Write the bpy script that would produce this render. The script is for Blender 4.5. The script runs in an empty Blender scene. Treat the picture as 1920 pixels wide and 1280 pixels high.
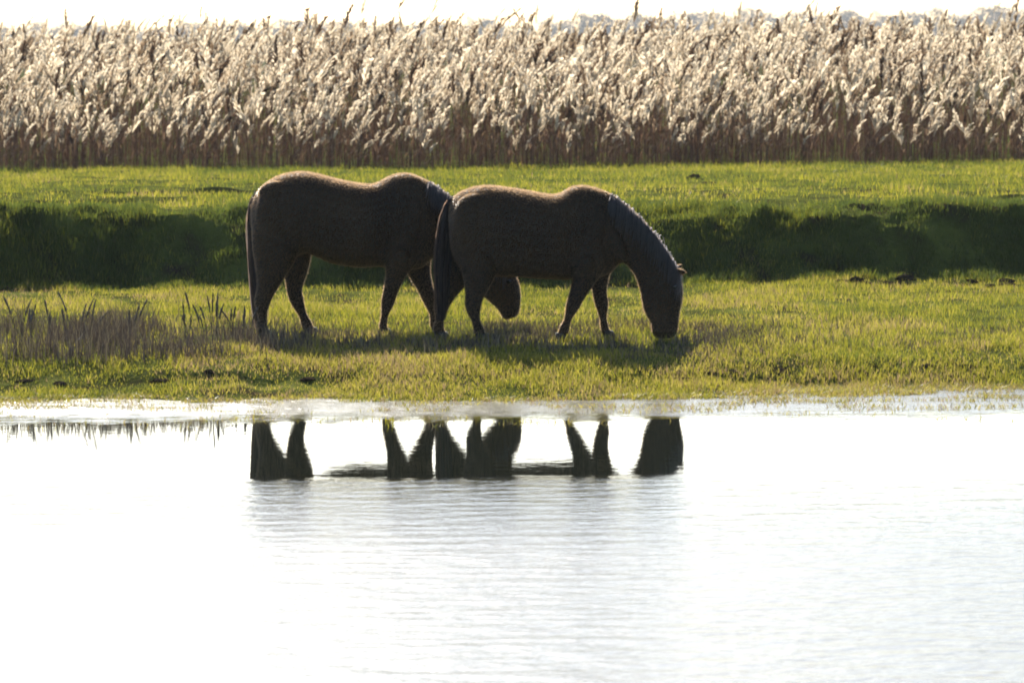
import bpy, math, random
import numpy as np
from mathutils import Matrix, Vector

R = math.radians
random.seed(7)
RNG = np.random.default_rng(11)
SC = bpy.context.scene
COL = SC.collection

# ------------------------------------------------------------------ camera
F = 8880.0                       # focal length in pixels of the 1920 px wide photograph
HY = 90.0                        # image row of the horizon
EYE = 2.7                        # metres above the water
cam_d = bpy.data.cameras.new('camera')
cam_d.sensor_width = 36.0
cam_d.lens = F / 1920.0 * 36.0
cam_d.clip_start = 0.5
cam_d.clip_end = 20000
cam = bpy.data.objects.new('camera', cam_d)
COL.objects.link(cam)
PITCH = math.atan((640 - HY) / F)
ROLL = R(0.45)
cam.matrix_world = Matrix.Translation((0, 0, EYE)) @ Matrix.Rotation(math.pi / 2 - PITCH, 4, 'X') @ Matrix.Rotation(-ROLL, 4, 'Z')
cam_d.dof.use_dof = True
cam_d.dof.focus_distance = 40.0
cam_d.dof.aperture_fstop = 6.3
SC.camera = cam

# ------------------------------------------------------------------ sky, sun, exposure
SUN_EL, SUN_AZ = R(33.0), R(-9.0)          # azimuth from +Y, negative = to the left
W = bpy.data.worlds.new('World')
SC.world = W
W.use_nodes = True
wn = W.node_tree.nodes
wl = W.node_tree.links
wn.clear()
sky = wn.new('ShaderNodeTexSky')
sky.sky_type = 'NISHITA'
sky.sun_disc = False
sky.sun_elevation = SUN_EL
sky.sun_rotation = SUN_AZ
sky.altitude = 0
sky.air_density = 1.0
sky.dust_density = 1.0
sky.ozone_density = 2.3
bg = wn.new('ShaderNodeBackground')
bg.inputs[1].default_value = 0.096
wo = wn.new('ShaderNodeOutputWorld')
wl.new(sky.outputs[0], bg.inputs[0])
wl.new(bg.outputs[0], wo.inputs[0])

sd = bpy.data.lights.new('sun', 'SUN')
sd.energy = 5.0
sd.angle = R(0.53)
sd.color = (1.0, 0.93, 0.82)
sun = bpy.data.objects.new('sun', sd)
COL.objects.link(sun)
to_sun = Vector((math.sin(SUN_AZ) * math.cos(SUN_EL), math.cos(SUN_AZ) * math.cos(SUN_EL), math.sin(SUN_EL)))
sun.rotation_euler = to_sun.to_track_quat('Z', 'Y').to_euler()
sun.location = (0, 60, 40)

SC.view_settings.view_transform = 'Standard'
SC.view_settings.look = 'None'
SC.view_settings.exposure = 1.45
SC.view_settings.gamma = 1.0
SC.view_settings.use_curve_mapping = False
SC.render.engine = 'CYCLES'
SC.cycles.max_bounces = 8
SC.cycles.transmission_bounces = 6
SC.cycles.transparent_max_bounces = 8
SC.cycles.filter_width = 1.9
SC.cycles.use_denoising = True

# ------------------------------------------------------------------ helpers
def tag(o, label=None, cat=None, group=None, kind=None):
    if label: o['label'] = label
    if cat: o['category'] = cat
    if group: o['group'] = group
    if kind: o['kind'] = kind
    return o

def empty(name, loc, parent=None):
    o = bpy.data.objects.new(name, None)
    o.empty_display_size = 0.2
    COL.objects.link(o)
    o.location = loc
    o.parent = parent
    return o

def mesh_np(name, V, Q=None, T=None, mat=None, attrs=None, smooth=False):
    """mesh from arrays: V (n,3), quads Q (m,4), tris T (k,3); attrs = {name: per-vertex floats}"""
    me = bpy.data.meshes.new(name)
    V = np.asarray(V, np.float32)
    parts, starts, tot = [], [], 0
    nq = 0 if Q is None else len(Q)
    nt = 0 if T is None else len(T)
    loops = []
    if nq: loops.append(np.asarray(Q, np.int32).ravel())
    if nt: loops.append(np.asarray(T, np.int32).ravel())
    loops = np.concatenate(loops)
    ls = np.concatenate([np.arange(nq, dtype=np.int32) * 4, nq * 4 + np.arange(nt, dtype=np.int32) * 3])
    me.vertices.add(len(V))
    me.vertices.foreach_set('co', V.ravel())
    me.loops.add(len(loops))
    me.loops.foreach_set('vertex_index', loops)
    me.polygons.add(nq + nt)
    me.polygons.foreach_set('loop_start', ls)
    me.polygons.foreach_set('use_smooth', np.full(nq + nt, smooth, bool))
    me.update(calc_edges=True)
    for k, a in (attrs or {}).items():
        at = me.attributes.new(k, 'FLOAT', 'POINT')
        at.data.foreach_set('value', np.asarray(a, np.float32))
    if mat: me.materials.append(mat)
    return me

def obj(name, me, parent=None, loc=(0, 0, 0)):
    o = bpy.data.objects.new(name, me)
    COL.objects.link(o)
    o.parent = parent
    o.location = loc
    return o

def _lat(ix, iy, seed):
    h = (ix.astype(np.int64) * 374761393 + iy.astype(np.int64) * 668265263 + seed * 1442695041) & 0xffffffff
    h = ((h ^ (h >> 13)) * 1274126177) & 0xffffffff
    return ((h ^ (h >> 16)) & 0xffff) / 65535.0

def vnoise(x, y, seed=0):
    """smooth value noise, -1..1"""
    x = np.asarray(x, float); y = np.asarray(y, float)
    x, y = np.broadcast_arrays(x, y)
    ix = np.floor(x); iy = np.floor(y)
    fx = x - ix; fy = y - iy
    fx = fx * fx * (3 - 2 * fx); fy = fy * fy * (3 - 2 * fy)
    ix = ix.astype(np.int64); iy = iy.astype(np.int64)
    a = _lat(ix, iy, seed); b = _lat(ix + 1, iy, seed); c = _lat(ix, iy + 1, seed); d = _lat(ix + 1, iy + 1, seed)
    return 2 * ((a * (1 - fx) + b * fx) * (1 - fy) + (c * (1 - fx) + d * fx) * fy) - 1

def fbm(x, y, seed=0, octs=3):
    s, a, f = 0, 1.0, 1.0
    for k in range(octs):
        s = s + a * vnoise(np.asarray(x) * f, np.asarray(y) * f, seed + 17 * k)
        a *= 0.5; f *= 2.03
    return s / 1.75

def sstep(a, b, x):
    t = np.clip((np.asarray(x, float) - a) / (b - a), 0, 1)
    return t * t * (3 - 2 * t)

# ------------------------------------------------------------------ the lie of the land
PY = [-90, -2, 1.2, 3.2, 6, 33, 35.5, 36.7, 37.35, 37.55, 37.9, 38.6, 40.0, 44.0, 47.7, 47.95, 48.75, 49.3, 56, 66, 80, 84, 140, 200, 3000]
PZ = [1.0, 1.0, .92, -.1, -.5, -.25, -.075, 0.0, .085, .13, .20, .25, .27, .285, .30, .33, .98, 1.02, .97, .86, .66, .62, .58, .4, .4]

def ground_z(x, y):
    x = np.asarray(x, float); y = np.asarray(y, float)
    near = sstep(30, 36, y) * (1 - sstep(150, 200, y))
    # the shore and the foot of the dyke wander a little
    sh = .45 * vnoise(x * .55, 0 * x, 3) + .30 * vnoise(x * 1.7, 0 * x, 4) + .16 * vnoise(x * 5.1, 0 * x, 44) + .75 * sstep(1.0, 5.0, x)
    sl = .22 * vnoise(x * .5, 0 * x, 5) + .13 * vnoise(x * 1.6, y * .8, 6) + .45 * sstep(2.0, 6.0, x) * vnoise(x * .6, y * .5, 61)
    wsl = np.exp(-((y - 48.5) / 2.2) ** 2)
    wsh = np.exp(-((y - 36.8) / 1.1) ** 2)
    z = np.interp(y - sl * wsl - sh * wsh, PY, PZ)
    # little cut edge in the turf above the water
    led = 37.6 + .22 * vnoise(x * .7, 0 * x, 8) + .10 * vnoise(x * 2.6, 0 * x, 9)
    z = z + near * .055 * (sstep(led - .03, led + .05, y) - 1) * sstep(36.8, 37.3, y) * np.clip(.5 + .9 * vnoise(x * .9, 0 * x, 10), 0, 1)
    # terraces on top of the dyke
    for yy, xa, amp, sd_ in ((60.5, -1.6, .20, 21), (55.0, -4.0, .14, 22), (52.0, 6.4, -.0, 23)):
        e = yy + .5 * vnoise(x * .4, 0 * x, sd_)
        w = sstep(xa + .8, xa - 1.2, x) if False else 1 - sstep(xa - 1.2, xa + .8, x)
        z = z + amp * w * (sstep(e, e + .13, y) - 1) * sstep(e - 3.5, e - .2, y)
    # right-hand hollow on the dyke top
    e = 53.2 + .6 * vnoise(x * .5, 0 * x, 24)
    z = z + .13 * sstep(4.2, 5.4, x) * (sstep(e, e + .13, y) - 1) * sstep(e - 3.5, e - .2, y)
    # bumps
    b = (.016 + .022 * sstep(49.5, 51, y)) * vnoise(x * 2.1, y * 1.6, 31) + .010 * vnoise(x * 5.3, y * 4.2, 32) + .03 * vnoise(x * .33, y * .3, 33)
    b = b + .07 * np.exp(-((y - 48.6) / .9) ** 2) * (.35 * fbm(x * .8, y * 1.4, 34) + .9 * fbm(x * 3.6, y * 5.4, 35))
    rough = 1 + 1.6 * np.exp(-((y - 49.3) / .7) ** 2) + 1.5 * np.exp(-((y - 47.6) / .5) ** 2) * sstep(2.0, 4.0, x)
    z = z + near * b * rough * sstep(36.4, 37.6, y)
    # shallow hummocks that break the surface near the shore
    hm = .05 * np.clip(fbm(x * 1.6, y * 3.0, 41), 0, 1) * sstep(35.2, 36.6, y) * (1 - sstep(37.0, 38.0, y))
    return z + hm

def ground_pt(px, dist):
    """x in metres of photograph column px at that distance"""
    return (px - 960.0) / F * dist

# ------------------------------------------------------------------ materials
def new_mat(name):
    m = bpy.data.materials.new(name)
    m.use_nodes = True
    nt = m.node_tree
    nt.nodes.clear()
    out = nt.nodes.new('ShaderNodeOutputMaterial')
    return m, nt, out

def ramp(nt, stops):
    r = nt.nodes.new('ShaderNodeValToRGB')
    e = r.color_ramp.elements
    while len(e) > 1: e.remove(e[-1])
    e[0].position = stops[0][0]; e[0].color = (*stops[0][1], 1)
    for p, c in stops[1:]:
        k = e.new(p); k.color = (*c, 1)
    return r

def attr(nt, name):
    a = nt.nodes.new('ShaderNodeAttribute')
    a.attribute_name = name
    return a.outputs['Fac']

def noise(nt, scale, detail=3, coord='Object', vec_scale=None):
    tc = nt.nodes.new('ShaderNodeTexCoord')
    n = nt.nodes.new('ShaderNodeTexNoise')
    n.inputs['Scale'].default_value = scale
    n.inputs['Detail'].default_value = detail
    src = tc.outputs[coord]
    if vec_scale:
        mp = nt.nodes.new('ShaderNodeMapping')
        mp.inputs['Scale'].default_value = vec_scale
        nt.links.new(src, mp.inputs['Vector'])
        src = mp.outputs[0]
    nt.links.new(src, n.inputs['Vector'])
    return n.outputs[0]

def leaf_mat(name, stops, trans=0.45, rough=0.55, spec=0.25, tscale=1.0):
    """thin plant tissue: diffuse + light coming through; colour from the per-piece tint"""
    m, nt, out = new_mat(name)
    r = ramp(nt, stops)
    nt.links.new(attr(nt, 'tint'), r.inputs[0])
    p = nt.nodes.new('ShaderNodeBsdfPrincipled')
    p.inputs['Roughness'].default_value = rough
    p.inputs['Specular IOR Level'].default_value = spec
    nt.links.new(r.outputs[0], p.inputs['Base Color'])
    t = nt.nodes.new('ShaderNodeBsdfTranslucent')
    hs = nt.nodes.new('ShaderNodeHueSaturation')
    hs.inputs['Saturation'].default_value = 1.1
    hs.inputs['Value'].default_value = tscale
    nt.links.new(r.outputs[0], hs.inputs['Color'])
    nt.links.new(hs.outputs[0], t.inputs[0])
    mx = nt.nodes.new('ShaderNodeMixShader')
    mx.inputs[0].default_value = trans
    nt.links.new(p.outputs[0], mx.inputs[1])
    nt.links.new(t.outputs[0], mx.inputs[2])
    nt.links.new(mx.outputs[0], out.inputs[0])
    return m

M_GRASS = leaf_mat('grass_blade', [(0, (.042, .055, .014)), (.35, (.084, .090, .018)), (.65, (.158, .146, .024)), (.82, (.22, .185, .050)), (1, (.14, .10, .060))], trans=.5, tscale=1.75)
M_REEDST = leaf_mat('reed_stem', [(0, (.060, .034, .024)), (.5, (.092, .053, .036)), (1, (.18, .115, .075))], trans=.15, spec=.05, rough=.8)
M_PLUME = leaf_mat('reed_plume', [(0, (.07, .045, .03)), (.22, (.24, .175, .115)), (.5, (.52, .435, .32)), (1, (.80, .70, .54))], trans=.55, rough=.7, spec=.1)
M_REEDLF = leaf_mat('reed_leaf', [(0, (.075, .042, .029)), (.5, (.125, .078, .052)), (1, (.24, .17, .11))], trans=.4, spec=.03, rough=.8)
M_STALK = leaf_mat('dry_stalk', [(0, (.038, .028, .024)), (.5, (.085, .063, .047)), (1, (.20, .16, .09))], trans=.15)

def mat_ground():
    m, nt, out = new_mat('turf_soil')
    p = nt.nodes.new('ShaderNodeBsdfPrincipled')
    p.inputs['Roughness'].default_value = .95
    p.inputs['Specular IOR Level'].default_value = 0
    r = ramp(nt, [(.30, (.030, .022, .014)), (.45, (.045, .050, .014)), (.62, (.075, .082, .019)), (.8, (.105, .100, .030))])
    nt.links.new(noise(nt, 2.6, 6, vec_scale=(1, .8, 1)), r.inputs[0])
    nt.links.new(r.outputs[0], p.inputs['Base Color'])
    b = nt.nodes.new('ShaderNodeBump')
    b.inputs['Strength'].default_value = .8
    b.inputs['Distance'].default_value = .03
    nt.links.new(noise(nt, 24, 4), b.inputs['Height'])
    nt.links.new(b.outputs[0], p.inputs['Normal'])
    nt.links.new(p.outputs[0], out.inputs[0])
    return m
M_GROUND = mat_ground()

def mat_water():
    m, nt, out = new_mat('river_water')
    p = nt.nodes.new('ShaderNodeBsdfPrincipled')
    p.inputs['Base Color'].default_value = (.012, .014, .010, 1)
    p.inputs['IOR'].default_value = 1.333
    p.inputs['Roughness'].default_value = .02
    tc = nt.nodes.new('ShaderNodeTexCoord')
    sx = nt.nodes.new('ShaderNodeSeparateXYZ')
    nt.links.new(tc.outputs['Object'], sx.inputs[0])
    def math_(op, a, b=None, c=None):
        n = nt.nodes.new('ShaderNodeMath'); n.operation = op
        for i, v in enumerate((a, b, c)):
            if v is None: continue
            if isinstance(v, (int, float)): n.inputs[i].default_value = v
            else: nt.links.new(v, n.inputs[i])
        return n.outputs[0]
    # the sheltered strip under the far bank is calm, the open water is ruffled by wind
    wob = noise(nt, .35, 2, vec_scale=(.6, 1, 1))
    yy = math_('ADD', sx.outputs['Y'], math_('MULTIPLY', math_('SUBTRACT', wob, .5), .5))
    mr = nt.nodes.new('ShaderNodeMapRange')
    mr.interpolation_type = 'SMOOTHSTEP'
    mr.inputs['From Min'].default_value = 30.0
    mr.inputs['From Max'].default_value = 29.4
    nt.links.new(yy, mr.inputs['Value'])
    ruf = mr.outputs[0]
    n1 = noise(nt, 21.0, 3, vec_scale=(.55, 1, 1))
    n2 = noise(nt, 5.0, 2, vec_scale=(.45, 1, 1))
    h = math_('ADD', math_('MULTIPLY', n1, .0085), math_('MULTIPLY', n2, .022))
    # and so are the shallows among the flooded grass
    ms = nt.nodes.new('ShaderNodeMapRange')
    ms.interpolation_type = 'SMOOTHSTEP'
    ms.inputs['From Min'].default_value = 34.1
    ms.inputs['From Max'].default_value = 35.3
    wob2 = noise(nt, 1.3, 3, vec_scale=(2.4, 1.4, 1))
    nt.links.new(math_('ADD', sx.outputs['Y'], math_('MULTIPLY', math_('SUBTRACT', wob2, .5), 2.2)), ms.inputs['Value'])
    ruf = math_('MAXIMUM', ruf, ms.outputs[0])
    calm = math_('MULTIPLY', noise(nt, 7.0, 3, vec_scale=(.6, 1, 1)), .0006)
    mg = nt.nodes.new('ShaderNodeMapRange')
    mg.inputs['From Min'].default_value = 29.6
    mg.inputs['From Max'].default_value = 25.0
    mg.inputs['To Min'].default_value = .30
    nt.links.new(yy, mg.inputs['Value'])
    grow = nt.nodes.new('ShaderNodeMath'); grow.operation = 'MULTIPLY'
    nt.links.new(mr.outputs[0], grow.inputs[0]); nt.links.new(mg.outputs[0], grow.inputs[1])
    ruf = math_('MAXIMUM', grow.outputs[0], ms.outputs[0])
    b0 = nt.nodes.new('ShaderNodeBump')
    b0.inputs['Strength'].default_value = 1.0
    b0.inputs['Distance'].default_value = 1.0
    nt.links.new(calm, b0.inputs['Height'])
    b = nt.nodes.new('ShaderNodeBump')
    b.inputs['Distance'].default_value = 1.0
    nt.links.new(ruf, b.inputs['Strength'])
    nt.links.new(h, b.inputs['Height'])
    nt.links.new(b0.outputs[0], b.inputs['Normal'])
    nt.links.new(b.outputs[0], p.inputs['Normal'])
    rr = math_('ADD', math_('MULTIPLY', ruf, .17), .022)
    nt.links.new(rr, p.inputs['Roughness'])
    nt.links.new(p.outputs[0], out.inputs[0])
    return m
M_WATER = mat_water()

# ------------------------------------------------------------------ ground, water
def axis(parts):
    out = []
    for a, b, st in parts:
        out += list(np.arange(a, b, st))
    out.append(parts[-1][1])
    return np.array(out)

gx = axis([(-1600, -100, 150), (-100, -16, 6), (-16, -8, .25), (-8, 8, .07), (8, 16, .25), (16, 100, 6), (100, 1600, 150)])
gy = axis([(-90, -4, 8), (-4, 6, .5), (6, 34, 2), (34, 40, .06), (40, 47, .2), (47, 50, .05), (50, 62, .12), (62, 84, .4), (84, 140, 4), (140, 300, 20), (300, 2400, 150)])
GX, GY = np.meshgrid(gx, gy)
GZ = ground_z(GX, GY)
nx, ny = len(gx), len(gy)
idx = np.arange(nx * ny).reshape(ny, nx)
Q = np.stack([idx[:-1, :-1], idx[:-1, 1:], idx[1:, 1:], idx[1:, :-1]], -1).reshape(-1, 4)
ground = obj('ground', mesh_np('ground', np.stack([GX, GY, GZ], -1).reshape(-1, 3), Q, mat=M_GROUND, smooth=True))
tag(ground, kind='structure', label='grassy river bank and low dyke of turf and soil')

wx = np.array([-1500, 1500.0]); wy = np.array([1.8, 40.0])
V = [(-1500, 1.9, 0), (1500, 1.9, 0), (1500, 38.3, 0), (-1500, 38.3, 0)]
water = obj('water', mesh_np('water', V, [(0, 1, 2, 3)], mat=M_WATER))
tag(water, kind='structure', label='pale river water reflecting the white sky')

# ------------------------------------------------------------------ grass and other thin blades
def blades(P, L, Wd, ang, lean, tint, bend=.5):
    """P (n,3) roots; L lengths; Wd widths; ang facing; lean (n,2) horizontal offset of the tip; 5 verts, quad + tri each"""
    n = len(P)
    side = np.stack([np.cos(ang), np.sin(ang), np.zeros(n)], -1)
    tip = P + np.concatenate([lean, L[:, None]], -1)
    mid = P + np.concatenate([lean * bend * .5, (L * .55)[:, None]], -1)
    w = Wd[:, None] * .5
    V = np.stack([P - side * w, P + side * w, mid + side * w * .8, mid - side * w * .8, tip], 1).reshape(-1, 3)
    k = np.arange(n)[:, None] * 5
    Qd = k + np.array([[0, 1, 2, 3]])
    T = k + np.array([[3, 2, 4]])
    return V, Qd, T, np.repeat(tint, 5)

def scatter(n, y0, y1, margin=1.22, extra=.6):
    y = RNG.uniform(y0, y1, n)
    hw = y * .1082 * margin + extra
    x = RNG.uniform(-1, 1, n) * (y1 * .1082 * margin + extra)
    k = np.abs(x) < hw
    return x[k], y[k]

def grass_patch(name, label, n, y0, y1, lmin, lmax, width, tb=0.45, sink=.012, keep=None):
    x, y = scatter(n, y0, y1)
    z = ground_z(x, y)
    # clumping: thin where the patch noise is low
    cl = fbm(x * .9, y * .7, 51)
    cf = fbm(x * 3.1, y * 2.3, 52)
    ok = (RNG.random(len(x)) < np.clip(.75 + .9 * cl + .5 * cf, .12, 1)) & (z > -.015)
    if keep is not None: ok &= keep(x, y, z)
    x, y, z, cl, cf = x[ok], y[ok], z[ok], cl[ok], cf[ok]
    m = len(x)
    L = RNG.uniform(lmin, lmax, m) * np.clip(1 + .9 * cf + .5 * cl, .25, 2.4)
    lean = RNG.normal(0, .33, (m, 2)) * L[:, None]
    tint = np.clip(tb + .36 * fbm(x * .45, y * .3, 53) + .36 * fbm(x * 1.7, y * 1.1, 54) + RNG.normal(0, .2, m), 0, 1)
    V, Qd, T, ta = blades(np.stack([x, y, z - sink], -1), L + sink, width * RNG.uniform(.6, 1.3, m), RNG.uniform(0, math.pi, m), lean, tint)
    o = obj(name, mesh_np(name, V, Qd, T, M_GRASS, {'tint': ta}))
    tag(o, label, 'grass', kind='stuff')
    return o

grass_patch('bank_grass', 'short yellow-green grass on the river bank around the horses', 190000, 36.7, 48.2, .022, .065, .0065, tb=.62)
grass_patch('shore_turf', 'low bright turf on the strip beside the water', 70000, 36.2, 38.7, .012, .04, .0075, tb=.6)
grass_patch('slope_grass', 'green grass on the shaded dyke slope, tinted darker for the shade', 100000, 47.7, 50.0, .03, .09, .0085, tb=.08)  # low tint deepens the slope's shade through the blade colour
grass_patch('dyke_grass', 'sunlit grass on top of the dyke below the reeds', 190000, 49.5, 82, .03, .08, .011, tb=.40)

# ------------------------------------------------------------------ emergent grass at the water's edge, leaf litter
def shore_fringe():
    n = 110000
    x = RNG.uniform(-6.2, 6.2, n); y = 38.0 - RNG.gamma(1.5, .95, n)
    z = ground_z(x, y)
    cl = fbm(x * 1.5, y * 3.4, 71) + .5 * fbm(x * 6, y * 9, 72)
    ok = (z < .02) & (y > 33.8) & (cl > .04 + .10 * (37 - y))
    x, y, z = x[ok], y[ok], np.minimum(z[ok], 0)
    m = len(x)
    L = RNG.uniform(.006, .045, m)
    lean = RNG.normal(0, .035, (m, 2))
    V, Qd, T, ta = blades(np.stack([x, y, np.maximum(z, -.03)], -1), L - np.maximum(z, -.03), RNG.uniform(.004, .010, m), RNG.uniform(0, math.pi, m), lean, np.clip(RNG.normal(.8, .2, m), 0, 1))
    o = obj('shore_grass', mesh_np('shore_grass', V, Qd, T, M_GRASS, {'tint': ta}))
    tag(o, 'sparse flooded grass tips standing in the shallow water', 'grass', kind='stuff')
shore_fringe()

def ribbon_path(pts, widths, side):
    """ribbon through pts (k,3) with half widths along vector side -> V, quads"""
    pts = np.asarray(pts, float); side = np.asarray(side, float)
    w = np.asarray(widths)[:, None] * side[None]
    V = np.stack([pts - w, pts + w], 1).reshape(-1, 3)
    k = np.arange(len(pts) - 1)[:, None] * 2
    return V, k + np.array([[0, 1, 3, 2]])

class Acc:
    def __init__(s): s.V, s.Q, s.T, s.A, s.n = [], [], [], [], 0
    def add(s, V, Q=None, T=None, a=0.5):
        V = np.asarray(V, float)
        s.V.append(V)
        if Q is not None and len(Q): s.Q.append(np.asarray(Q) + s.n)
        if T is not None and len(T): s.T.append(np.asarray(T) + s.n)
        s.A.append(np.full(len(V), a) if np.isscalar(a) else np.asarray(a))
        s.n += len(V)
    def arrays(s):
        return (np.concatenate(s.V), np.concatenate(s.Q) if s.Q else None, np.concatenate(s.T) if s.T else None, np.concatenate(s.A))
    def mesh(s, name, mat, smooth=False):
        V, Q, T, A = s.arrays()
        return mesh_np(name, V, Q, T, mat, {'tint': A}, smooth)

def tube_path(pts, rad, sides=5, cap=True):
    pts = np.asarray(pts, float); k = len(pts)
    V = []
    for i in range(k):
        d = pts[min(i + 1, k - 1)] - pts[max(i - 1, 0)]
        d /= np.linalg.norm(d) + 1e-9
        a = np.cross(d, (0.3, 0.9, 0.1)); a /= np.linalg.norm(a)
        b = np.cross(d, a)
        for j in range(sides):
            t = 2 * math.pi * j / sides
            V.append(pts[i] + rad[i] * (math.cos(t) * a + math.sin(t) * b))
    Q = [(i * sides + j, i * sides + (j + 1) % sides, (i + 1) * sides + (j + 1) % sides, (i + 1) * sides + j) for i in range(k - 1) for j in range(sides)]
    return np.array(V), np.array(Q)

# dead brown stalks: a thicket on the left of the horses, thin elsewhere
def dry_stalks():
    n = 110000
    x = RNG.uniform(-5.4, 5.4, n); y = RNG.uniform(37.7, 42.4, n)
    d = 1.0 - sstep(-3.0, -1.4, x)                               # thick on the left
    d = np.maximum(d, .85 * (1 - sstep(1.5, 3.0, x)))            # thinner round the horses' feet
    d = np.maximum(d, .17)
    d = d * np.clip(.40 + 1.3 * fbm(x * 1.5, y * 1.1, 81) + .9 * fbm(x * 5, y * 3, 82), .03, 1) * sstep(37.7, 38.6, y) * (1 - .95 * sstep(40.2, 42.2, y))
    ok = RNG.random(n) < d * .55
    x, y = x[ok], y[ok]
    z = ground_z(x, y)
    m = len(x)
    L = RNG.uniform(.05, .29, m) * np.clip(.85 + .5 * fbm(x * 1.8, y * 1.2, 83), .4, 1.2) * (.5 + .65 * (1 - sstep(-2.7, -1.5, x)))
    lean = RNG.normal(0, .26, (m, 2)) * L[:, None]
    V, Qd, T, ta = blades(np.stack([x, y, z - .01], -1), L, RNG.uniform(.004, .009, m), RNG.uniform(-.7, .7, m), lean, RNG.random(m))
    o = obj('dry_stalk_thicket', mesh_np('dry_stalk_thicket', V, Qd, T, M_STALK, {'tint': ta}))
    tag(o, 'thicket of short dead brown stalks on the bank', 'dry stalks', kind='stuff')
    # the taller ones that can be picked out singly
    for k in range(34):
        xs = random.uniform(-4.3, -2.15) if k < 20 else random.uniform(-2.75, -2.2)
        ys = random.uniform(39.2, 40.6)
        h = random.uniform(.24, .42)
        zs = float(ground_z(xs, ys))
        root = empty('dead_stalk', (xs, ys, zs - .006))
        tag(root, 'tall thin dead brown stalk standing above the thicket beside the horses', 'stalk', 'tall dead stalks on the left bank')
        a = Acc()
        lx, ly = random.gauss(0, .05), random.gauss(0, .05)
        pts = [(lx * t * t, ly * t * t, h * t) for t in (0, .35, .7, 1)]
        a.add(*tube_path(pts, [.0035, .003, .0025, .0015], 4), a=random.uniform(0, .4))
        obj('stem', a.mesh('stem', M_STALK), root)
        b = Acc()
        ts = np.linspace(.6, 1.02, 9)
        b.add(*tube_path([(lx * t * t, ly * t * t, h * t) for t in ts], [.002] + [random.uniform(.005, .0105) for _ in range(7)] + [.002], 5), a=random.uniform(0, .5))
        obj('seed_head', b.mesh('seed_head', M_STALK), root)
dry_stalks()

# ------------------------------------------------------------------ reeds
def plume_template(seed):
    r = np.random.default_rng(seed)
    a = Acc()
    H = .31
    droop = r.uniform(.02, .09)
    for k in range(19):
        t = k / 18.0
        base = np.array((droop * t * t, 0, H * .80 * t))
        ln = (.135 * (1 - .62 * t) + .02) * r.uniform(.7, 1.2)
        an = r.uniform(0, 2 * math.pi)
        out = np.array((math.cos(an), math.sin(an), 0)) * ln * r.uniform(.20, .46) + np.array((.02, 0, 0))
        p1 = base + out * .55 + np.array((0, 0, ln * .62))
        p2 = base + out * 1.05 + np.array((0, 0, ln * .80))
        s = np.array((-math.sin(an), math.cos(an), 0)) if k % 2 else np.array((1, 0, 0))
        wd = r.uniform(.011, .020)
        V, Q = ribbon_path([base, p1, p2], [.003, wd, .002], s)
        a.add(V, Q, a=np.clip(np.array([.25, .25, .6, .6, .85, .85]) + r.normal(0, .13), 0, 1))
    return a.arrays()
PLT = [plume_template(100 + k) for k in range(8)]

def rot_z_tilt(V, ang, lean):
    """rotate (n,3) templates about z by ang, then shear along lean"""
    c, s = math.cos(ang), math.sin(ang)
    o = np.empty_like(V)
    o[:, 0] = c * V[:, 0] - s * V[:, 1] + lean[0] * V[:, 2]
    o[:, 1] = s * V[:, 0] + c * V[:, 1] + lean[1] * V[:, 2]
    o[:, 2] = V[:, 2]
    return o

def reed_height(x, y):
    """short at the grazed front edge, tall inside the bed"""
    e = reed_edge(x)
    base = np.interp(y - e, [0, 1.2, 3.5, 8.0, 13, 40], [.60, .85, 1.25, 1.74, 1.93, 2.0])
    return base * (1 + .09 * vnoise(x * .5, y * .4, 91) + .05 * vnoise(x * 1.7, y * .9, 95)) * (1 + .004 * x)

def reed_edge(x):
    return 80.0 + .5 * vnoise(np.asarray(x) * .35, 0 * np.asarray(x), 92) + .25 * vnoise(np.asarray(x) * 1.4, 0 * np.asarray(x), 93)

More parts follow.
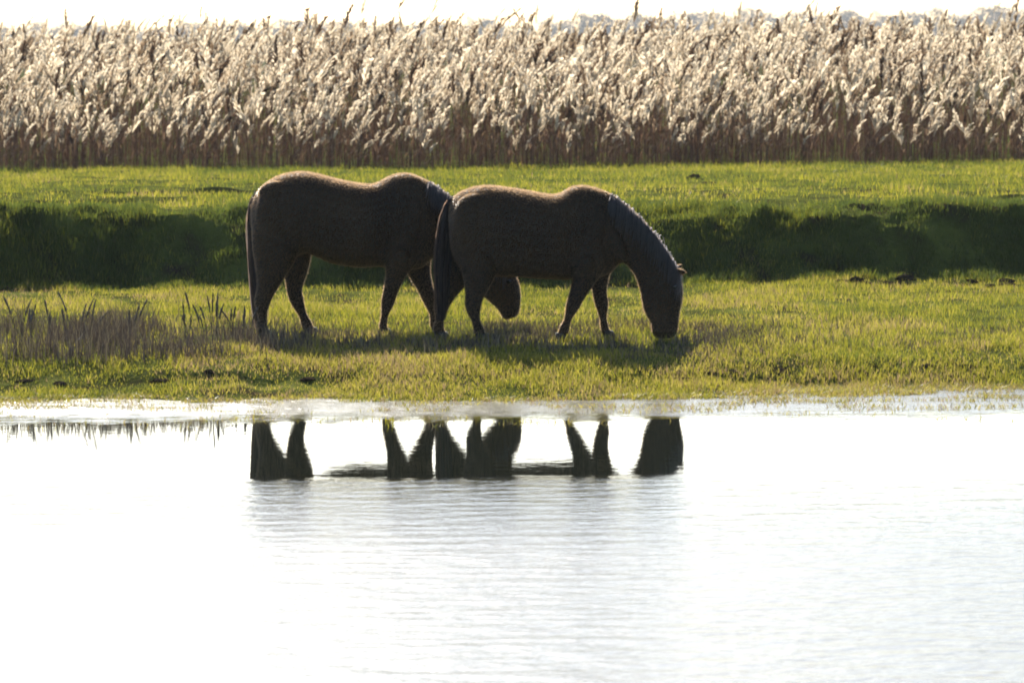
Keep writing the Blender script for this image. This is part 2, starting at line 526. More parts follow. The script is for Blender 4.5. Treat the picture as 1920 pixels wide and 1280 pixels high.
def reed_bed():
    xs, ys = [], []
    for y0, y1, dens in ((79.6, 84, 27), (84, 89, 18), (89, 96, 12), (96, 112, 7)):
        hw = y1 * .1082 * 1.12 + .6
        n = int((y1 - y0) * 2 * hw * dens)
        xs.append(RNG.uniform(-hw, hw, n)); ys.append(RNG.uniform(y0, y1, n))
    x = np.concatenate(xs); y = np.concatenate(ys)
    e = reed_edge(x)
    ok = (y > e) & (RNG.random(len(x)) < np.clip(.85 + .9 * fbm(x * .8, y * .6, 94), .35, 1))
    x, y, e = x[ok], y[ok], e[ok]
    h = reed_height(x, y) * RNG.normal(1, .11 + .20 * (1 - sstep(1, 5, y - e)), len(x)).clip(.4, 1.6)
    h = np.where(RNG.random(len(x)) < .05, h * RNG.uniform(1.05, 1.2, len(x)), h)
    z = ground_z(x, y) - .02
    n = len(x)
    lean = np.stack([RNG.normal(.02, .09, n), RNG.normal(-.02, .07, n)], -1)
    tint = RNG.random(n)
    # the reeds of the front edge that show largest are single things
    front = np.where((y - e < 1.6) & (np.abs(x) < y * .1085))[0]
    front = front[np.argsort((y - e)[front])][:280]
    single = np.zeros(n, bool); single[front] = True
    ss = ~single
    # stems of the mass
    P = np.stack([x, y, z], -1)
    idx = np.where(ss)[0]
    V, Qd, T, ta = blades(P[idx], h[idx], RNG.uniform(.008, .012, len(idx)), RNG.uniform(-.6, .6, len(idx)), lean[idx] * h[idx][:, None], tint[idx])
    st = Acc(); st.add(V, Qd, T, ta)
    # leaves of the mass
    k = np.repeat(idx, 3)
    m = len(k)
    f = RNG.uniform(.12, .8, m)
    root = P[k] + np.concatenate([lean[k] * (h[k] * f * f)[:, None], (h[k] * f)[:, None]], -1)
    L = RNG.uniform(.12, .34, m)
    an = RNG.uniform(0, 2 * math.pi, m)
    ll = np.stack([np.cos(an), np.sin(an)], -1) * (L * RNG.uniform(.3, .9, m))[:, None] + np.array([[.05, 0]])
    V2, Q2, T2, t2 = blades(root, L * RNG.uniform(.2, .9, m), RNG.uniform(.010, .020, m), an + math.pi / 2, ll, np.clip(RNG.normal(.4, .25, m), 0, 1), bend=.9)
    lf = Acc(); lf.add(V2, Q2, T2, t2)
    # plumes of the mass
    pl = Acc()
    tip = P + np.concatenate([lean * h[:, None], h[:, None]], -1)
    tip[:, 2] -= .03
    has = RNG.random(n) < np.where(y - e < 2, .92, .95)
    tids = RNG.integers(0, len(PLT), n)
    for tid in range(len(PLT)):
        PV, PQ, _, PA = PLT[tid]
        ii = idx[(tids[idx] == tid) & has[idx]]
        c = RNG.normal(0, .9, len(ii)); s_ = np.sin(c); c_ = np.cos(c)
        sc = RNG.uniform(.85, 1.65, len(ii))
        lx = (lean[ii, 0] * 2 + RNG.normal(.03, .24, len(ii))); ly = RNG.normal(0, .2, len(ii))
        VX = c_[:, None] * PV[None, :, 0] - s_[:, None] * PV[None, :, 1] + lx[:, None] * PV[None, :, 2]
        VY = s_[:, None] * PV[None, :, 0] + c_[:, None] * PV[None, :, 1] + ly[:, None] * PV[None, :, 2]
        VZ = np.repeat(PV[None, :, 2], len(ii), 0)
        VV = np.stack([VX, VY, VZ], -1) * sc[:, None, None] + tip[ii][:, None, :]
        QQ = (PQ[None] + (np.arange(len(ii)) * len(PV))[:, None, None]).reshape(-1, 4)
        AA = np.clip(PA[None] * np.where(RNG.random(len(ii)) < .2, .05, 1.0)[:, None] + RNG.normal(.04, .2, len(ii))[:, None], 0, 1).ravel()
        pl.add(VV.reshape(-1, 3), QQ, a=AA)
    root_o = empty('reed_bed', (0, 92, float(ground_z(0, 92))))
    tag(root_o, 'dense bed of dry beige reeds with feathery plumes on the dyke', 'reeds', kind='stuff')
    off = np.array(root_o.location)
    for nm, acc, mt in (('stems', st, M_REEDST), ('leaves', lf, M_REEDLF), ('plumes', pl, M_PLUME)):
        V, Qq, Tt, A = acc.arrays()
        o = obj(nm, mesh_np(nm, V - off, Qq, Tt, mt, {'tint': A}), root_o)
        tag(o, kind='stuff')
    # single reeds: six kinds, then copies
    protos = []
    for v in range(6):
        r = np.random.default_rng(300 + v)
        hh = [.62, .74, .86, .98, .80, .68][v]
        lx, ly = r.normal(.05, .07), r.normal(0, .05)
        a = Acc()
        pts = [(lx * t * t, ly * t * t, hh * t) for t in (0, .3, .65, 1)]
        a.add(*tube_path(pts, [.0055, .005, .0045, .003], 4), a=r.uniform(.2, .8))
        stem = a.mesh('reed_stem', M_REEDST)
        lvs = []
        for q in range(3):
            f = r.uniform(.25, .8)
            p0 = np.array((lx * f * f, ly * f * f, hh * f))
            L = r.uniform(.18, .34); an = r.uniform(0, 2 * math.pi)
            dv = np.array((math.cos(an) * .6 + .1, math.sin(an) * .6, 0)) * L
            V, Qd = ribbon_path([p0, p0 + dv * .4 + (0, 0, L * .55), p0 + dv * .8 + (0, 0, L * .7), p0 + dv * 1.1 + (0, 0, L * .55)], [.003, .009, .007, .001], (-math.sin(an), math.cos(an), .1))
            b = Acc(); b.add(V, Qd, a=r.uniform(.2, .9)); lvs.append(b.mesh('reed_leaf', M_REEDLF))
        PV, PQ, _, PA = PLT[v]
        c = Acc(); c.add(rot_z_tilt(PV, 0, (lx * 2 + .12, ly * 2)) + np.array((lx, ly, hh - .03)), PQ, a=np.clip(PA + r.normal(0, .1), 0, 1))
        protos.append((stem, lvs, c.mesh('reed_plume', M_PLUME)))
    for i in front:
        v = RNG.integers(0, 6)
        stem, lvs, plm = protos[v]
        o = empty('reed', (x[i], y[i], z[i] + .015))
        o.rotation_euler.z = RNG.normal(0, .7)
        k = RNG.uniform(.5, 1.2) * (1 + .25 * min((y - e)[i], 1.6))
        o.scale = (1 + .3 * (k - 1), 1 + .3 * (k - 1), k)
        tag(o, 'single dry reed with pale plume standing at the front edge of the reed bed', 'reed', 'reeds along the front edge of the bed')
        obj('stem', stem, o)
        for l in lvs: obj('leaf', l, o)
        if has[i]: obj('plume', plm, o)
reed_bed()

# ------------------------------------------------------------------ horses
def mat_coat(name, c0, c1, rough=.55):
    m, nt, out = new_mat(name)
    p = nt.nodes.new('ShaderNodeBsdfPrincipled')
    r = ramp(nt, [(.38, c0), (.66, c1)])
    nt.links.new(noise(nt, 3.0, 4), r.inputs[0])
    nt.links.new(r.outputs[0], p.inputs['Base Color'])
    p.inputs['Roughness'].default_value = rough
    p.inputs['Specular IOR Level'].default_value = .1
    p.inputs['Sheen Weight'].default_value = .5
    p.inputs['Sheen Roughness'].default_value = .22
    p.inputs['Sheen Tint'].default_value = (1.0, .86, .70, 1)
    b = nt.nodes.new('ShaderNodeBump')
    b.inputs['Strength'].default_value = .15
    b.inputs['Distance'].default_value = .02
    nt.links.new(noise(nt, 9, 3), b.inputs['Height'])
    nt.links.new(b.outputs[0], p.inputs['Normal'])
    nt.links.new(p.outputs[0], out.inputs[0])
    return m

def mat_hair(name, stops, trans=.25, rough=.45, tval=6.0, spec=.5):
    m, nt, out = new_mat(name)
    r = ramp(nt, stops)
    nt.links.new(attr(nt, 'tint'), r.inputs[0])
    p = nt.nodes.new('ShaderNodeBsdfPrincipled')
    p.inputs['Roughness'].default_value = rough
    p.inputs['Specular IOR Level'].default_value = spec
    nt.links.new(r.outputs[0], p.inputs['Base Color'])
    t = nt.nodes.new('ShaderNodeBsdfTranslucent')
    hs = nt.nodes.new('ShaderNodeHueSaturation')
    hs.inputs['Saturation'].default_value = 1.0
    hs.inputs['Value'].default_value = tval
    nt.links.new(r.outputs[0], hs.inputs['Color'])
    nt.links.new(hs.outputs[0], t.inputs[0])
    mx = nt.nodes.new('ShaderNodeMixShader')
    mx.inputs[0].default_value = trans
    nt.links.new(p.outputs[0], mx.inputs[1]); nt.links.new(t.outputs[0], mx.inputs[2])
    nt.links.new(mx.outputs[0], out.inputs[0])
    return m

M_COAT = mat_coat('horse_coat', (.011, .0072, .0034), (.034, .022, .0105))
M_FUZZ = mat_hair('coat_hair', [(0, (.014, .0095, .0055)), (.6, (.019, .013, .0075)), (1, (.025, .017, .0098))], trans=.5, tval=38.0, spec=.45, rough=.35)
M_MANE = mat_hair('mane_hair', [(0, (.010, .010, .011)), (.7, (.020, .018, .018)), (1, (.07, .05, .036))], trans=.5, tval=36.0)
M_TAIL = mat_hair('tail_hair', [(0, (.009, .0085, .009)), (.7, (.018, .015, .014)), (1, (.07, .045, .03))], trans=.4, tval=8.0, spec=.25)
M_HOOF, _nt, _o = new_mat('hoof_horn')
_p = _nt.nodes.new('ShaderNodeBsdfPrincipled')
_r = ramp(_nt, [(.3, (.014, .012, .010)), (.7, (.035, .029, .023))])
_nt.links.new(noise(_nt, 22, 3), _r.inputs[0]); _nt.links.new(_r.outputs[0], _p.inputs[0])
_p.inputs['Roughness'].default_value = .8
_nt.links.new(_p.outputs[0], _o.inputs[0])
M_EYE, _nt, _o = new_mat('horse_eye')
_p = _nt.nodes.new('ShaderNodeBsdfPrincipled')
_r = ramp(_nt, [(.4, (.006, .004, .003)), (.6, (.014, .008, .005))])
_nt.links.new(noise(_nt, 30, 2), _r.inputs[0]); _nt.links.new(_r.outputs[0], _p.inputs[0])
_p.inputs['Roughness'].default_value = .06
_nt.links.new(_p.outputs[0], _o.inputs[0])

NS = 28
def loft(rings):
    """closed skin through rings: each (centre, axis_u, axis_v, n) -> superellipse of exponent n"""
    V = []
    for c, u, v, e in rings:
        for j in range(NS):
            t = 2 * math.pi * j / NS
            ct, st = math.cos(t), math.sin(t)
            V.append(np.asarray(c) + np.asarray(u) * math.copysign(abs(ct) ** (2 / e), ct) + np.asarray(v) * math.copysign(abs(st) ** (2 / e), st))
    k = len(rings)
    V = V + [np.asarray(rings[0][0]), np.asarray(rings[-1][0])]
    Q = [(i * NS + j, i * NS + (j + 1) % NS, (i + 1) * NS + (j + 1) % NS, (i + 1) * NS + j) for i in range(k - 1) for j in range(NS)]
    a, b = k * NS, k * NS + 1
    T = [(a, (j + 1) % NS, j) for j in range(NS)] + [(b, (k - 1) * NS + j, (k - 1) * NS + (j + 1) % NS) for j in range(NS)]
    return np.array(V), np.array(Q), np.array(T)

def resample(rows, m):
    """Catmull-Rom through rows of numbers"""
    rows = np.asarray(rows, float); n = len(rows)
    out = []
    for i in range(n - 1):
        p0, p1, p2, p3 = rows[max(i - 1, 0)], rows[i], rows[i + 1], rows[min(i + 2, n - 1)]
        for q in range(m):
            t = q / m
            out.append(.5 * (2 * p1 + (p2 - p0) * t + (2 * p0 - 5 * p1 + 4 * p2 - p3) * t * t + (3 * p1 - p0 - 3 * p2 + p3) * t ** 3))
    out.append(rows[-1])
    return np.array(out)

def ellipsoid(c, r, rot=0.0):
    c = np.asarray(c, float)
    rings = []
    for k in range(1, 12):
        a = math.pi * k / 12
        s, z = math.sin(a), -math.cos(a)
        ux = np.array((math.cos(rot), 0, math.sin(rot))); uz = np.array((-math.sin(rot), 0, math.cos(rot)))
        rings.append((c + uz * z * r[2], ux * r[0] * s, np.array((0, r[1] * s, 0)), 2))
    return loft(rings)

def build_horse(name, label, S, px0, dist, torso, neckhead, legs, tail, ear_px, eye_px, mane_rng, muscles, seed, headturn=0.0):
    """all numbers are photograph pixels of the side view, turned into metres at the scale S (pixels per metre) of the horse's distance"""
    rs = np.random.default_rng(seed)
    cx = ground_pt(px0, dist)
    X = lambda p: (p - px0) / S
    Z = lambda p: (630.0 - p) / S
    acc = Acc()
    # trunk
    rows = resample(torso, 4)
    rings = []
    for xp, top, bot, hw in rows:
        zt, zb = Z(top), Z(bot)
        rings.append(((X(xp), 0, (zt + zb) / 2), (0, 0, (zt - zb) / 2), (0, max(hw, .02), 0), 2.25))
    acc.add(*loft(rings))
    # neck and head in one loft of cross sections from crest to throat
    rows = resample(neckhead, 4)
    rings, crest = [], []
    nr = len(rows)
    for i, (x1, y1, x2, y2, hw, yo) in enumerate(rows):
        a = np.array((X(x1), yo, Z(y1))); b = np.array((X(x2), yo, Z(y2)))
        rings.append(((a + b) / 2, (a - b) / 2, (0, hw, 0), 2.1))
        crest.append((a[0], yo, a[2], hw))
    acc.add(*loft(rings))
    # legs
    hooves = []
    for leg in legs:
        rows = resample([l[:5] for l in leg], 4)
        rings = []
        for i, (xp, yp, hwx, hwy, yo) in enumerate(rows):
            j0, j1 = rows[max(i - 1, 0)], rows[min(i + 1, len(rows) - 1)]
            d = np.array((j1[0] - j0[0], 0, -(j1[1] - j0[1]))); d /= np.linalg.norm(d)
            u = np.array((-d[2], 0, d[0]))
            if i == len(rows) - 1: u = np.array((1.0, 0, 0))
            rings.append(((X(xp), yo, max(Z(yp), .035)), u * hwx / S, (0, hwy, 0), 2))
        acc.add(*loft(rings))
        hooves.append((X(leg[-1][0]), leg[-1][4], leg[-1][2] / S))
    for (xp, yp, rx, ry, rz, yo, rot) in muscles:
        for s in (-1, 1):
            acc.add(*ellipsoid((X(xp), s * yo, Z(yp)), (rx / S, ry, rz / S), rot))
    # ears
    ex, ey, edx, edy, eyo = ear_px
    for s in (-1, 1):
        c0 = np.array((X(ex), eyo + s * .055, Z(ey))); d = np.array(((edx + (2 if s < 0 else -4)) / S, s * .03, -(edy - (0 if s < 0 else 14)) / S))
        rings = []
        for t, w in ((-.3, .028), (0, .034), (.35, .042), (.65, .036), (.88, .022), (1, .010)):
            rings.append((c0 + d * t, np.array((.30, .9 * s, .1)) * w, np.array((-d[2], 0, d[0])) / np.linalg.norm(d) * w * .55, 2))
        acc.add(*loft(rings))
    V, Qd, T, A = acc.arrays()
    me = mesh_np('raw', V, Qd, T)
    tmp = bpy.data.objects.new('raw', me)
    COL.objects.link(tmp)
    md = tmp.modifiers.new('r', 'REMESH'); md.mode = 'VOXEL'; md.voxel_size = .0105; md.use_smooth_shade = True
    sm = tmp.modifiers.new('s', 'SMOOTH'); sm.factor = .5; sm.iterations = 14
    bpy.context.view_layer.update()
    dg = bpy.context.evaluated_depsgraph_get()
    body_me = bpy.data.meshes.new_from_object(tmp.evaluated_get(dg))
    bpy.data.objects.remove(tmp); bpy.data.meshes.remove(me)
    body_me.name = 'horse_body'
    body_me.materials.clear(); body_me.materials.append(M_COAT)

    zg = min(float(ground_z(cx + hx, dist + hy)) for hx, hy, _ in hooves)
    zg = float(np.mean([ground_z(cx + hx, dist + hy) for hx, hy, _ in hooves])) - .004
    root = empty(name, (cx, dist, zg))
    tag(root, label, 'horse', 'horses grazing on the bank')
    body = obj('body', body_me, root)
    # hooves
    for hx, hy, r in hooves:
        rings = [((hx + .012, hy, 0.0), (r * 1.12, 0, 0), (0, r * 1.02, 0), 2.2), ((hx + .006, hy, .03), (r * 1.02, 0, 0), (0, r * .95, 0), 2.2), ((hx - .004, hy, .062), (r * .86, 0, 0), (0, r * .84, 0), 2)]
        V, Qd, T = loft(rings)
        obj('hoof', mesh_np('hoof', V, Qd, T, M_HOOF, smooth=True), root)
    # eyes
    for s in (-1, 1):
        V, Qd, T = ellipsoid((X(eye_px[0]), eye_px[3] + s * eye_px[2], Z(eye_px[1])), (.020, .012, .017), .4)
        obj('eye', mesh_np('eye', V, Qd, T, M_EYE, smooth=True), root)
    # short winter coat
    me = body_me
    me.calc_loop_triangles()
    nv = len(me.vertices); co = np.empty(nv * 3, np.float32); me.vertices.foreach_get('co', co); co = co.reshape(-1, 3).astype(float)
    no = np.empty(nv * 3, np.float32); me.vertices.foreach_get('normal', no); no = no.reshape(-1, 3).astype(float)
    tr = np.empty(len(me.loop_triangles) * 3, np.int32); me.loop_triangles.foreach_get('vertices', tr); tr = tr.reshape(-1, 3)
    ar = np.linalg.norm(np.cross(co[tr[:, 1]] - co[tr[:, 0]], co[tr[:, 2]] - co[tr[:, 0]]), axis=1)
    N = 170000
    nz = no[tr].mean(1)
    ar = ar * (1 + 1.6 * np.clip(nz[:, 2] + .6 * nz[:, 1], 0, 1))       # extra hairs added on the upward and sunward sides to brighten the rim
    pick = rs.choice(len(tr), N, p=ar / ar.sum())
    w = rs.dirichlet((1, 1, 1), N)
    P = (co[tr[pick]] * w[:, :, None]).sum(1); Nn = (no[tr[pick]] * w[:, :, None]).sum(1)
    Nn /= np.linalg.norm(Nn, axis=1)[:, None]
    ok = P[:, 2] > .07
    P, Nn = P[ok], Nn[ok]; N = len(P)
    flow = np.array([[-.55, 0, -.8]]) + rs.normal(0, .25, (N, 3))
    flow -= (flow * Nn).sum(1)[:, None] * Nn
    flow /= np.linalg.norm(flow, axis=1)[:, None] + 1e-6
    L = rs.uniform(.013, .028, N)
    D = flow * .8 + Nn * rs.uniform(.15, .7, N)[:, None]
    tip = P + D * L[:, None]
    side = np.cross(D, Nn + rs.normal(0, .5, (N, 3))); side /= np.linalg.norm(side, axis=1)[:, None] + 1e-6
    hw = rs.uniform(.0011, .0022, N)[:, None]
    P = P - Nn * .002
    V = np.stack([P - side * hw, P + side * hw, tip], 1).reshape(-1, 3)
    obj('coat_hair', mesh_np('coat_hair', V, None, np.arange(N * 3).reshape(-1, 3), M_FUZZ, {'tint': np.repeat(rs.random(N), 3)}), body)
    # mane: strands from the crest, falling to both sides
    cr = np.array(crest)
    i0, i1 = mane_rng
    mn = Acc()
    for k in range(1500):
        f = rs.uniform(i0 * (nr - 1), i1 * (nr - 1))
        a = int(f); b = min(a + 1, nr - 1); q = f - a
        p = cr[a] * (1 - q) + cr[b] * q
        dcr = cr[b][:3] - cr[a][:3]; dcr /= np.linalg.norm(dcr) + 1e-9
        up = np.array((-dcr[2], 0, dcr[0])); up = up if up[2] + up[0] > 0 else -up
        s = -1 if rs.random() < .6 else 1
        L = rs.uniform(.10, .27)
        hw = p[3]
        pts = []
        jit = rs.normal(0, .022, 3) * (1, .4, 1)
        lift = rs.uniform(.008, .030) if rs.random() < .75 else rs.uniform(.03, .055)
        for t in np.linspace(0, 1, 5):
            sd = s * (hw + .022) * (1 - math.exp(-3.2 * t * L / .22)) * 1.03
            pts.append(p[:3] + up * (lift * math.sin(min(t * 2.2, 1) * math.pi * .5)) * (1 - .6 * t) - up * .012 * (t == 0) + np.array((-.02 * t, 0, -.0 - L * t ** 1.4)) + np.array((0, sd, 0)) + jit * t)
        V, Qd = ribbon_path(pts, [.003, .0035, .003, .0025, .0008], (dcr * .9 + np.array((0, .3, .3))))
        mn.add(V, Qd, a=rs.random() * .7)
    obj('mane', mn.mesh('mane', M_MANE), root)
    # tail
    tr_ = resample(tail, 6)
    tl = Acc()
    dock = np.array([(X(a), 0, Z(b)) for a, b, _ in tr_])
    V, Qd = tube_path(dock[:14], np.linspace(.035, .012, 14)[:len(dock[:14])], 10)
    tl.add(V, Qd, a=.3)
    nt_ = len(tr_)
    for k in range(900):
        an = rs.uniform(0, 2 * math.pi); rr = math.sqrt(rs.random())
        st = int(rs.uniform(0, nt_ * .25)); en = int(rs.uniform(nt_ * .72, nt_ - .01)) + 1
        sel = np.linspace(st, min(en, nt_ - 1), 8)
        pts = []
        for f in sel:
            a = int(f); b = min(a + 1, nt_ - 1); q = f - a
            row = tr_[a] * (1 - q) + tr_[b] * q
            w = row[2] / S
            pts.append((X(row[0]) + math.cos(an) * rr * w, math.sin(an) * rr * w * .9, max(Z(row[1]), .03)))
        pts = np.array(pts) + rs.normal(0, .004, (8, 3)) + np.linspace(0, 1, 8)[:, None] * rs.normal(0, .014, (1, 3)) * (1, 1, .3)
        V, Qd = ribbon_path(pts, [.003, .004, .0045, .0045, .004, .0035, .003, .001], (.8, .6 * rs.normal(), .1))
        tl.add(V, Qd, a=rs.random() * .8 if math.cos(an) * rr > -.55 else .6 + .4 * rs.random())  # rear-edge strands get a lighter brown, painting in the sunlit edge
    obj('tail', tl.mesh('tail', M_TAIL), root)
    return root

# the horse on the right, in front
D2, S2 = 39.7, F / 39.7
torso2 = [(843, 382, 425, .05), (848, 370, 460, .15), (858, 358, 485, .205), (872, 350, 500, .245), (895, 343, 508, .275), (920, 341, 510, .29), (960, 346, 511, .305), (1000, 353, 514, .32),
          (1036, 359, 516, .315), (1056, 355, 517, .29), (1077, 344, 517, .25), (1101, 343, 516, .23), (1130, 352, 512, .205), (1150, 366, 502, .175), (1164, 384, 485, .12)]
nh2 = [(1085, 348, 1090, 500, .14, 0), (1112, 345, 1122, 502, .15, 0), (1140, 355, 1147, 498, .15, 0), (1163, 369, 1160, 490, .135, -.01), (1192, 393, 1170, 487, .12, -.02), (1215, 417, 1180, 494, .108, -.03),
       (1236, 443, 1189, 506, .10, -.04), (1254, 470, 1197, 524, .095, -.05), (1266, 492, 1202, 543, .098, -.06), (1275, 513, 1204, 557, .108, -.07), (1280, 533, 1207, 572, .112, -.075),
       (1280, 553, 1213, 586, .100, -.08), (1276, 574, 1220, 598, .080, -.085), (1273, 594, 1222, 606, .068, -.09), (1271, 610, 1222, 617, .070, -.095), (1268, 622, 1226, 625, .064, -.095), (1260, 629, 1234, 630, .045, -.095)]
legs2 = [
    [(1110, 440, 38, .085, -.13), (1106, 480, 34, .085, -.135), (1096, 515, 22, .070, -.135), (1083, 545, 15.5, .052, -.13), (1074, 566, 13, .046, -.13), (1065, 590, 7.2, .028, -.13), (1058, 610, 9.8, .036, -.13), (1054, 620, 8.5, .034, -.13), (1051, 628, 10.5, .044, -.13)],
    [(1122, 440, 38, .085, .13), (1124, 480, 32, .085, .135), (1125, 515, 19, .065, .135), (1126, 545, 13.5, .050, .13), (1130, 568, 12.5, .045, .13), (1132, 592, 7.1, .028, .13), (1135, 611, 8.0, .031, .13), (1138, 620, 8.5, .034, .13), (1142, 628, 10.5, .044, .13)],
    [(905, 430, 48, .12, -.14), (903, 470, 42, .12, -.15), (899, 500, 33, .10, -.15), (895, 525, 24, .075, -.145), (890, 548, 17, .055, -.14), (888, 568, 14.6, .047, -.14), (893, 592, 8.0, .031, -.14), (898, 610, 10.6, .040, -.14), (901, 620, 9, .038, -.14), (906, 628, 11.5, .050, -.14)],
    [(880, 430, 40, .12, .14), (870, 470, 38, .12, .15), (858, 500, 32, .10, .15), (847, 525, 24, .075, .145), (836, 548, 17, .055, .14), (827, 569, 14.6, .047, .14), (824, 592, 8.0, .031, .14), (822, 610, 10.6, .040, .14), (824, 620, 9, .038, .14), (829, 628, 11.5, .050, .14)]]
mus2 = [(893, 425, 40, .10, 66, .180, .25), (1106, 440, 30, .07, 66, .165, -.3), (1098, 488, 20, .06, 26, .19, -.3), (885, 372, 26, .06, 16, .17, .3), (1226, 553, 21, .045, 25, .068, 0), (1150, 440, 18, .06, 50, .125, .5)]
tail2 = [(850, 362, 5), (843, 378, 9), (837, 410, 13), (832, 450, 14), (829, 500, 12), (828, 545, 9), (828, 575, 6), (828, 592, 2)]
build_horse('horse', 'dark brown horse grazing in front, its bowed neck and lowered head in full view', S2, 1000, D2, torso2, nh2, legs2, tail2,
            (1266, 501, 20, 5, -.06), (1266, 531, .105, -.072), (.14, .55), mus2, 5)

# the horse on the left, behind; its head shows under the belly of the other
D1, S1 = 40.45, F / 40.45
torso1 = [(472, 386, 425, .05), (477, 373, 455, .14), (486, 359, 480, .20), (500, 345, 488, .24), (523, 331, 490, .27), (550, 324, 485, .285), (574, 323, 474, .295), (600, 328, 484, .305), (622, 334, 493, .315),
          (650, 341, 499, .32), (678, 346, 502, .32), (700, 347, 501, .305), (716, 342, 501, .28), (737, 331, 505, .25), (765, 327, 508, .23), (790, 335, 504, .205), (806, 348, 492, .175), (818, 364, 474, .12)]
nh1 = [(745, 334, 752, 498, .14, 0), (775, 331, 778, 500, .15, 0), (803, 341, 800, 492, .15, .01), (828, 357, 818, 484, .135, .02), (855, 380, 833, 482, .12, .03), (880, 406, 848, 489, .108, .04),
       (903, 434, 862, 501, .10, .05), (924, 462, 876, 516, .095, .06), (944, 487, 888, 532, .098, .06), (958, 505, 898, 546, .108, .06), (969, 523, 908, 558, .112, .06),
       (975, 541, 918, 569, .100, .06), (977, 559, 929, 579, .082, .06), (976, 574, 937, 588, .068, .06), (974, 588, 941, 597, .067, .06), (968, 598, 947, 603, .052, .06)]
legs1 = [
    [(760, 440, 38, .085, -.13), (753, 480, 33, .085, -.135), (743, 515, 19, .068, -.135), (734, 545, 14, .050, -.13), (728, 567, 12.5, .045, -.13), (722, 592, 7.1, .028, -.13), (719, 611, 8.0, .031, -.13), (719, 620, 8.5, .034, -.13), (723, 628, 10.5, .044, -.13)],
    [(770, 440, 38, .085, .13), (778, 480, 33, .085, .135), (787, 515, 21, .068, .135), (798, 545, 15, .052, .13), (806, 567, 13, .046, .13), (812, 592, 7.4, .029, .13), (815, 611, 10, .037, .13), (817, 620, 8.8, .035, .13), (822, 628, 10.5, .044, .13)],
    [(522, 430, 46, .12, -.14), (518, 470, 42, .12, -.15), (512, 500, 32, .10, -.15), (506, 525, 23, .075, -.145), (499, 547, 17, .055, -.14), (493, 568, 14.6, .047, -.14), (493, 592, 8.0, .031, -.14), (492, 610, 10.6, .040, -.14), (494, 620, 9, .038, -.14), (499, 628, 11.5, .050, -.14)],
    [(542, 430, 48, .12, .14), (548, 470, 38, .12, .15), (552, 500, 28, .10, .15), (552, 525, 19, .072, .145), (551, 547, 14.5, .052, .14), (556, 567, 12.8, .045, .14), (566, 592, 8.0, .031, .14), (573, 610, 10.6, .040, .14), (577, 620, 9, .038, .14), (583, 628, 11.5, .050, .14)]]
mus1 = [(525, 415, 42, .10, 66, .180, .15), (765, 432, 30, .07, 66, .165, -.25), (752, 482, 20, .06, 26, .19, -.3), (514, 356, 26, .06, 16, .17, .3), (922, 543, 21, .045, 25, .0, .3)]
tail1 = [(487, 362, 5), (479, 376, 8), (477, 410, 11), (480, 450, 13), (483, 500, 14), (486, 550, 13), (488, 595, 9), (489, 618, 4)]
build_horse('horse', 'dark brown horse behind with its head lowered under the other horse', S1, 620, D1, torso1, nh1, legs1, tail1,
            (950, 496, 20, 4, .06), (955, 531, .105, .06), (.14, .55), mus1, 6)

# ------------------------------------------------------------------ clods of earth at the cut edges of the turf
def mat_clod():
    m, nt, out = new_mat('dark_earth')
    p = nt.nodes.new('ShaderNodeBsdfPrincipled')
    r = ramp(nt, [(.35, (.020, .015, .010)), (.65, (.045, .034, .022))])
    nt.links.new(noise(nt, 14, 5), r.inputs[0]); nt.links.new(r.outputs[0], p.inputs[0])
    p.inputs['Specular IOR Level'].default_value = 0
    p.inputs['Roughness'].default_value = .95
    nt.links.new(p.outputs[0], out.inputs[0])
    return m
M_CLOD = mat_clod()

def clod_mesh(seed):
    V, Qd, T = ellipsoid((0, 0, 0), (1, 1, 1))
    o = V.copy()
    for k in range(len(V)):
        q = V[k]
        f = 1 + .30 * float(vnoise(q[0] * 1.7 + seed * 7, q[1] * 1.7 + q[2] * 2.3, seed)) + .15 * float(vnoise(q[0] * 4 + seed, q[1] * 4 - q[2] * 5, seed + 5))
        o[k] = q * f
    return mesh_np('earth_clod', o, Qd, T, M_CLOD, smooth=False)
CLODS = [clod_mesh(k) for k in range(5)]
def clod(px, dist, w, h, label, grp):
    x = ground_pt(px, dist); z = float(ground_z(x, dist))
    o = obj('earth_clod', CLODS[random.randrange(5)], None, (x, dist, z - h * .15))
    o.scale = (w, w * .7, h); o.rotation_euler.z = random.uniform(0, 6)
    tag(o, label, 'clod', grp)
for px, d in ((868, 38.25), (1050, 38.2), (1120, 38.4), (1205, 38.35), (1290, 38.3), (1330, 38.35), (1370, 38.45), (1640, 38.6), (1710, 38.75), (1740, 38.7), (1810, 38.7), (45, 38.35), (110, 38.2), (300, 38.2), (660, 38.2), (575, 38.3), (390, 38.35)):
    clod(px, d - .8, random.uniform(.035, .085), random.uniform(.012, .026), 'small dark earth clod at the cut turf edge above the water', 'earth clods along the water edge')
for px, d in ((1305, 66.0), (1330, 62.0), (1165, 75.0), (1140, 74.5)):
    clod(px, d, random.uniform(.12, .2), random.uniform(.05, .09), 'dark molehill-like clod on the sunlit dyke top below the reeds', 'earth clods on the dyke top')
for k in range(16):
    clod(random.uniform(1480, 1920), random.uniform(46.6, 47.9), random.uniform(.05, .13), random.uniform(.03, .06), 'dark earth clod at the foot of the shaded dyke slope', 'earth clods at the foot of the slope')

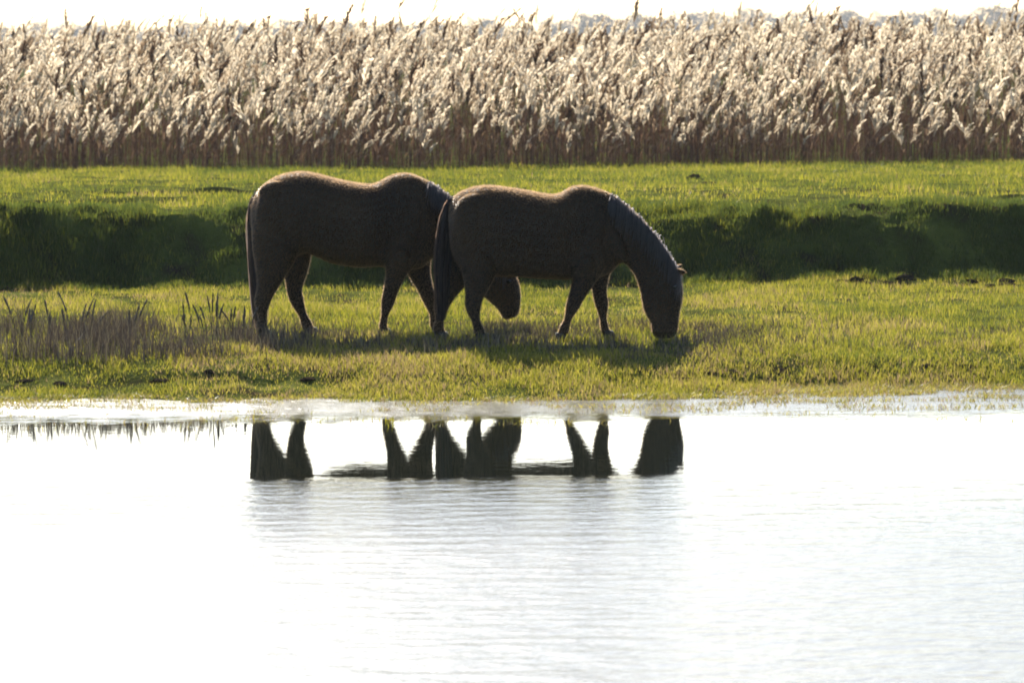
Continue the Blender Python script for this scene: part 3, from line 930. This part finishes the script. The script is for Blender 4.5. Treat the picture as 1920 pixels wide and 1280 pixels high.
# ------------------------------------------------------------------ far trees beyond the reeds
M_FARLEAF = leaf_mat('far_tree_leaf', [(0, (.030, .036, .022)), (.5, (.050, .055, .030)), (1, (.075, .075, .045))], trans=.3)
M_BARK = leaf_mat('far_tree_bark', [(0, (.045, .036, .028)), (1, (.085, .068, .052))], trans=0)
def tree_proto(seed):
    r = np.random.default_rng(seed)
    H = 8.0
    a = Acc()
    a.add(*tube_path([(0, 0, -.3), (.1, 0, 2), (.15, .1, 4.2), (.05, .1, 6.5)], [.26, .2, .13, .04], 7), a=.5)
    tips = []
    for k in range(12):
        z0 = r.uniform(1.8, 5.6); an = r.uniform(0, 6.28); L = r.uniform(1.4, 2.8) * (1 - .06 * z0)
        p0 = np.array((.1, .05, z0)); p2 = p0 + np.array((math.cos(an) * L, math.sin(an) * L, r.uniform(.7, 1.7)))
        a.add(*tube_path([p0, (p0 + p2) / 2 + (0, 0, .15), p2], [.08, .05, .02], 5), a=.4)
        tips += [p2, (p0 + p2) / 2 + (0, 0, .3)]
    tips += [np.array((.05, .1, 6.6)), np.array((0, 0, 7.2))]
    trunk = a.mesh('trunk', M_BARK)
    n = 1500
    c = np.array(tips)[r.integers(0, len(tips), n)]
    P = c + r.normal(0, .55, (n, 3)) * np.array((1.1, 1.1, .8))
    an = r.uniform(0, 6.28, n); sz = r.uniform(.10, .24, n)
    V, Qd, T, ta = blades(P, sz * 1.4, sz, an, r.normal(0, .12, (n, 2)), r.random(n))
    b = Acc(); b.add(V, Qd, T, ta)
    return trunk, b.mesh('crown', M_FARLEAF)
TP = [tree_proto(900 + k) for k in range(5)]
for k in range(110):
    px = -60 + 2040 * (k + random.uniform(-.45, .45)) / 109
    d = random.uniform(1850, 2150)
    dens = 1.0 if px > 1050 else .75
    x = ground_pt(px, d)
    o = empty('far_tree', (x, d, .4))
    f = random.uniform(1.6, 2.15) * (1.12 if px > 1250 else 1.0) * (.7 + .3 * dens)
    o.scale = (f * 1.35, f * 1.35, f); o.rotation_euler.z = random.uniform(0, 6)
    tag(o, 'hazy blue-grey tree on the horizon beyond the reeds', 'tree', 'far trees on the horizon')
    t, c = TP[k % 5]
    obj('trunk', t, o); obj('crown', c, o)

# ------------------------------------------------------------------ haze
hm, nt, out = new_mat('haze_air')
pv = nt.nodes.new('ShaderNodeVolumePrincipled')
pv.inputs['Color'].default_value = (.94, .96, 1.0, 1)
pv.inputs['Density'].default_value = .00013
pv.inputs['Anisotropy'].default_value = 0.0
nt.links.new(pv.outputs[0], out.inputs['Volume'])
x0, x1, y0, y1, z0, z1 = -1700, 1700, -110, 2500, -1.6, 26.0
V = [(x0, y0, z0), (x1, y0, z0), (x1, y1, z0), (x0, y1, z0), (x0, y0, z1), (x1, y0, z1), (x1, y1, z1), (x0, y1, z1)]
hz = obj('haze', mesh_np('haze', V, [(0, 3, 2, 1), (4, 5, 6, 7), (0, 1, 5, 4), (1, 2, 6, 5), (2, 3, 7, 6), (3, 0, 4, 7)], mat=hm))
tag(hz, 'thin pale haze in the air over the fields', 'haze', kind='stuff')
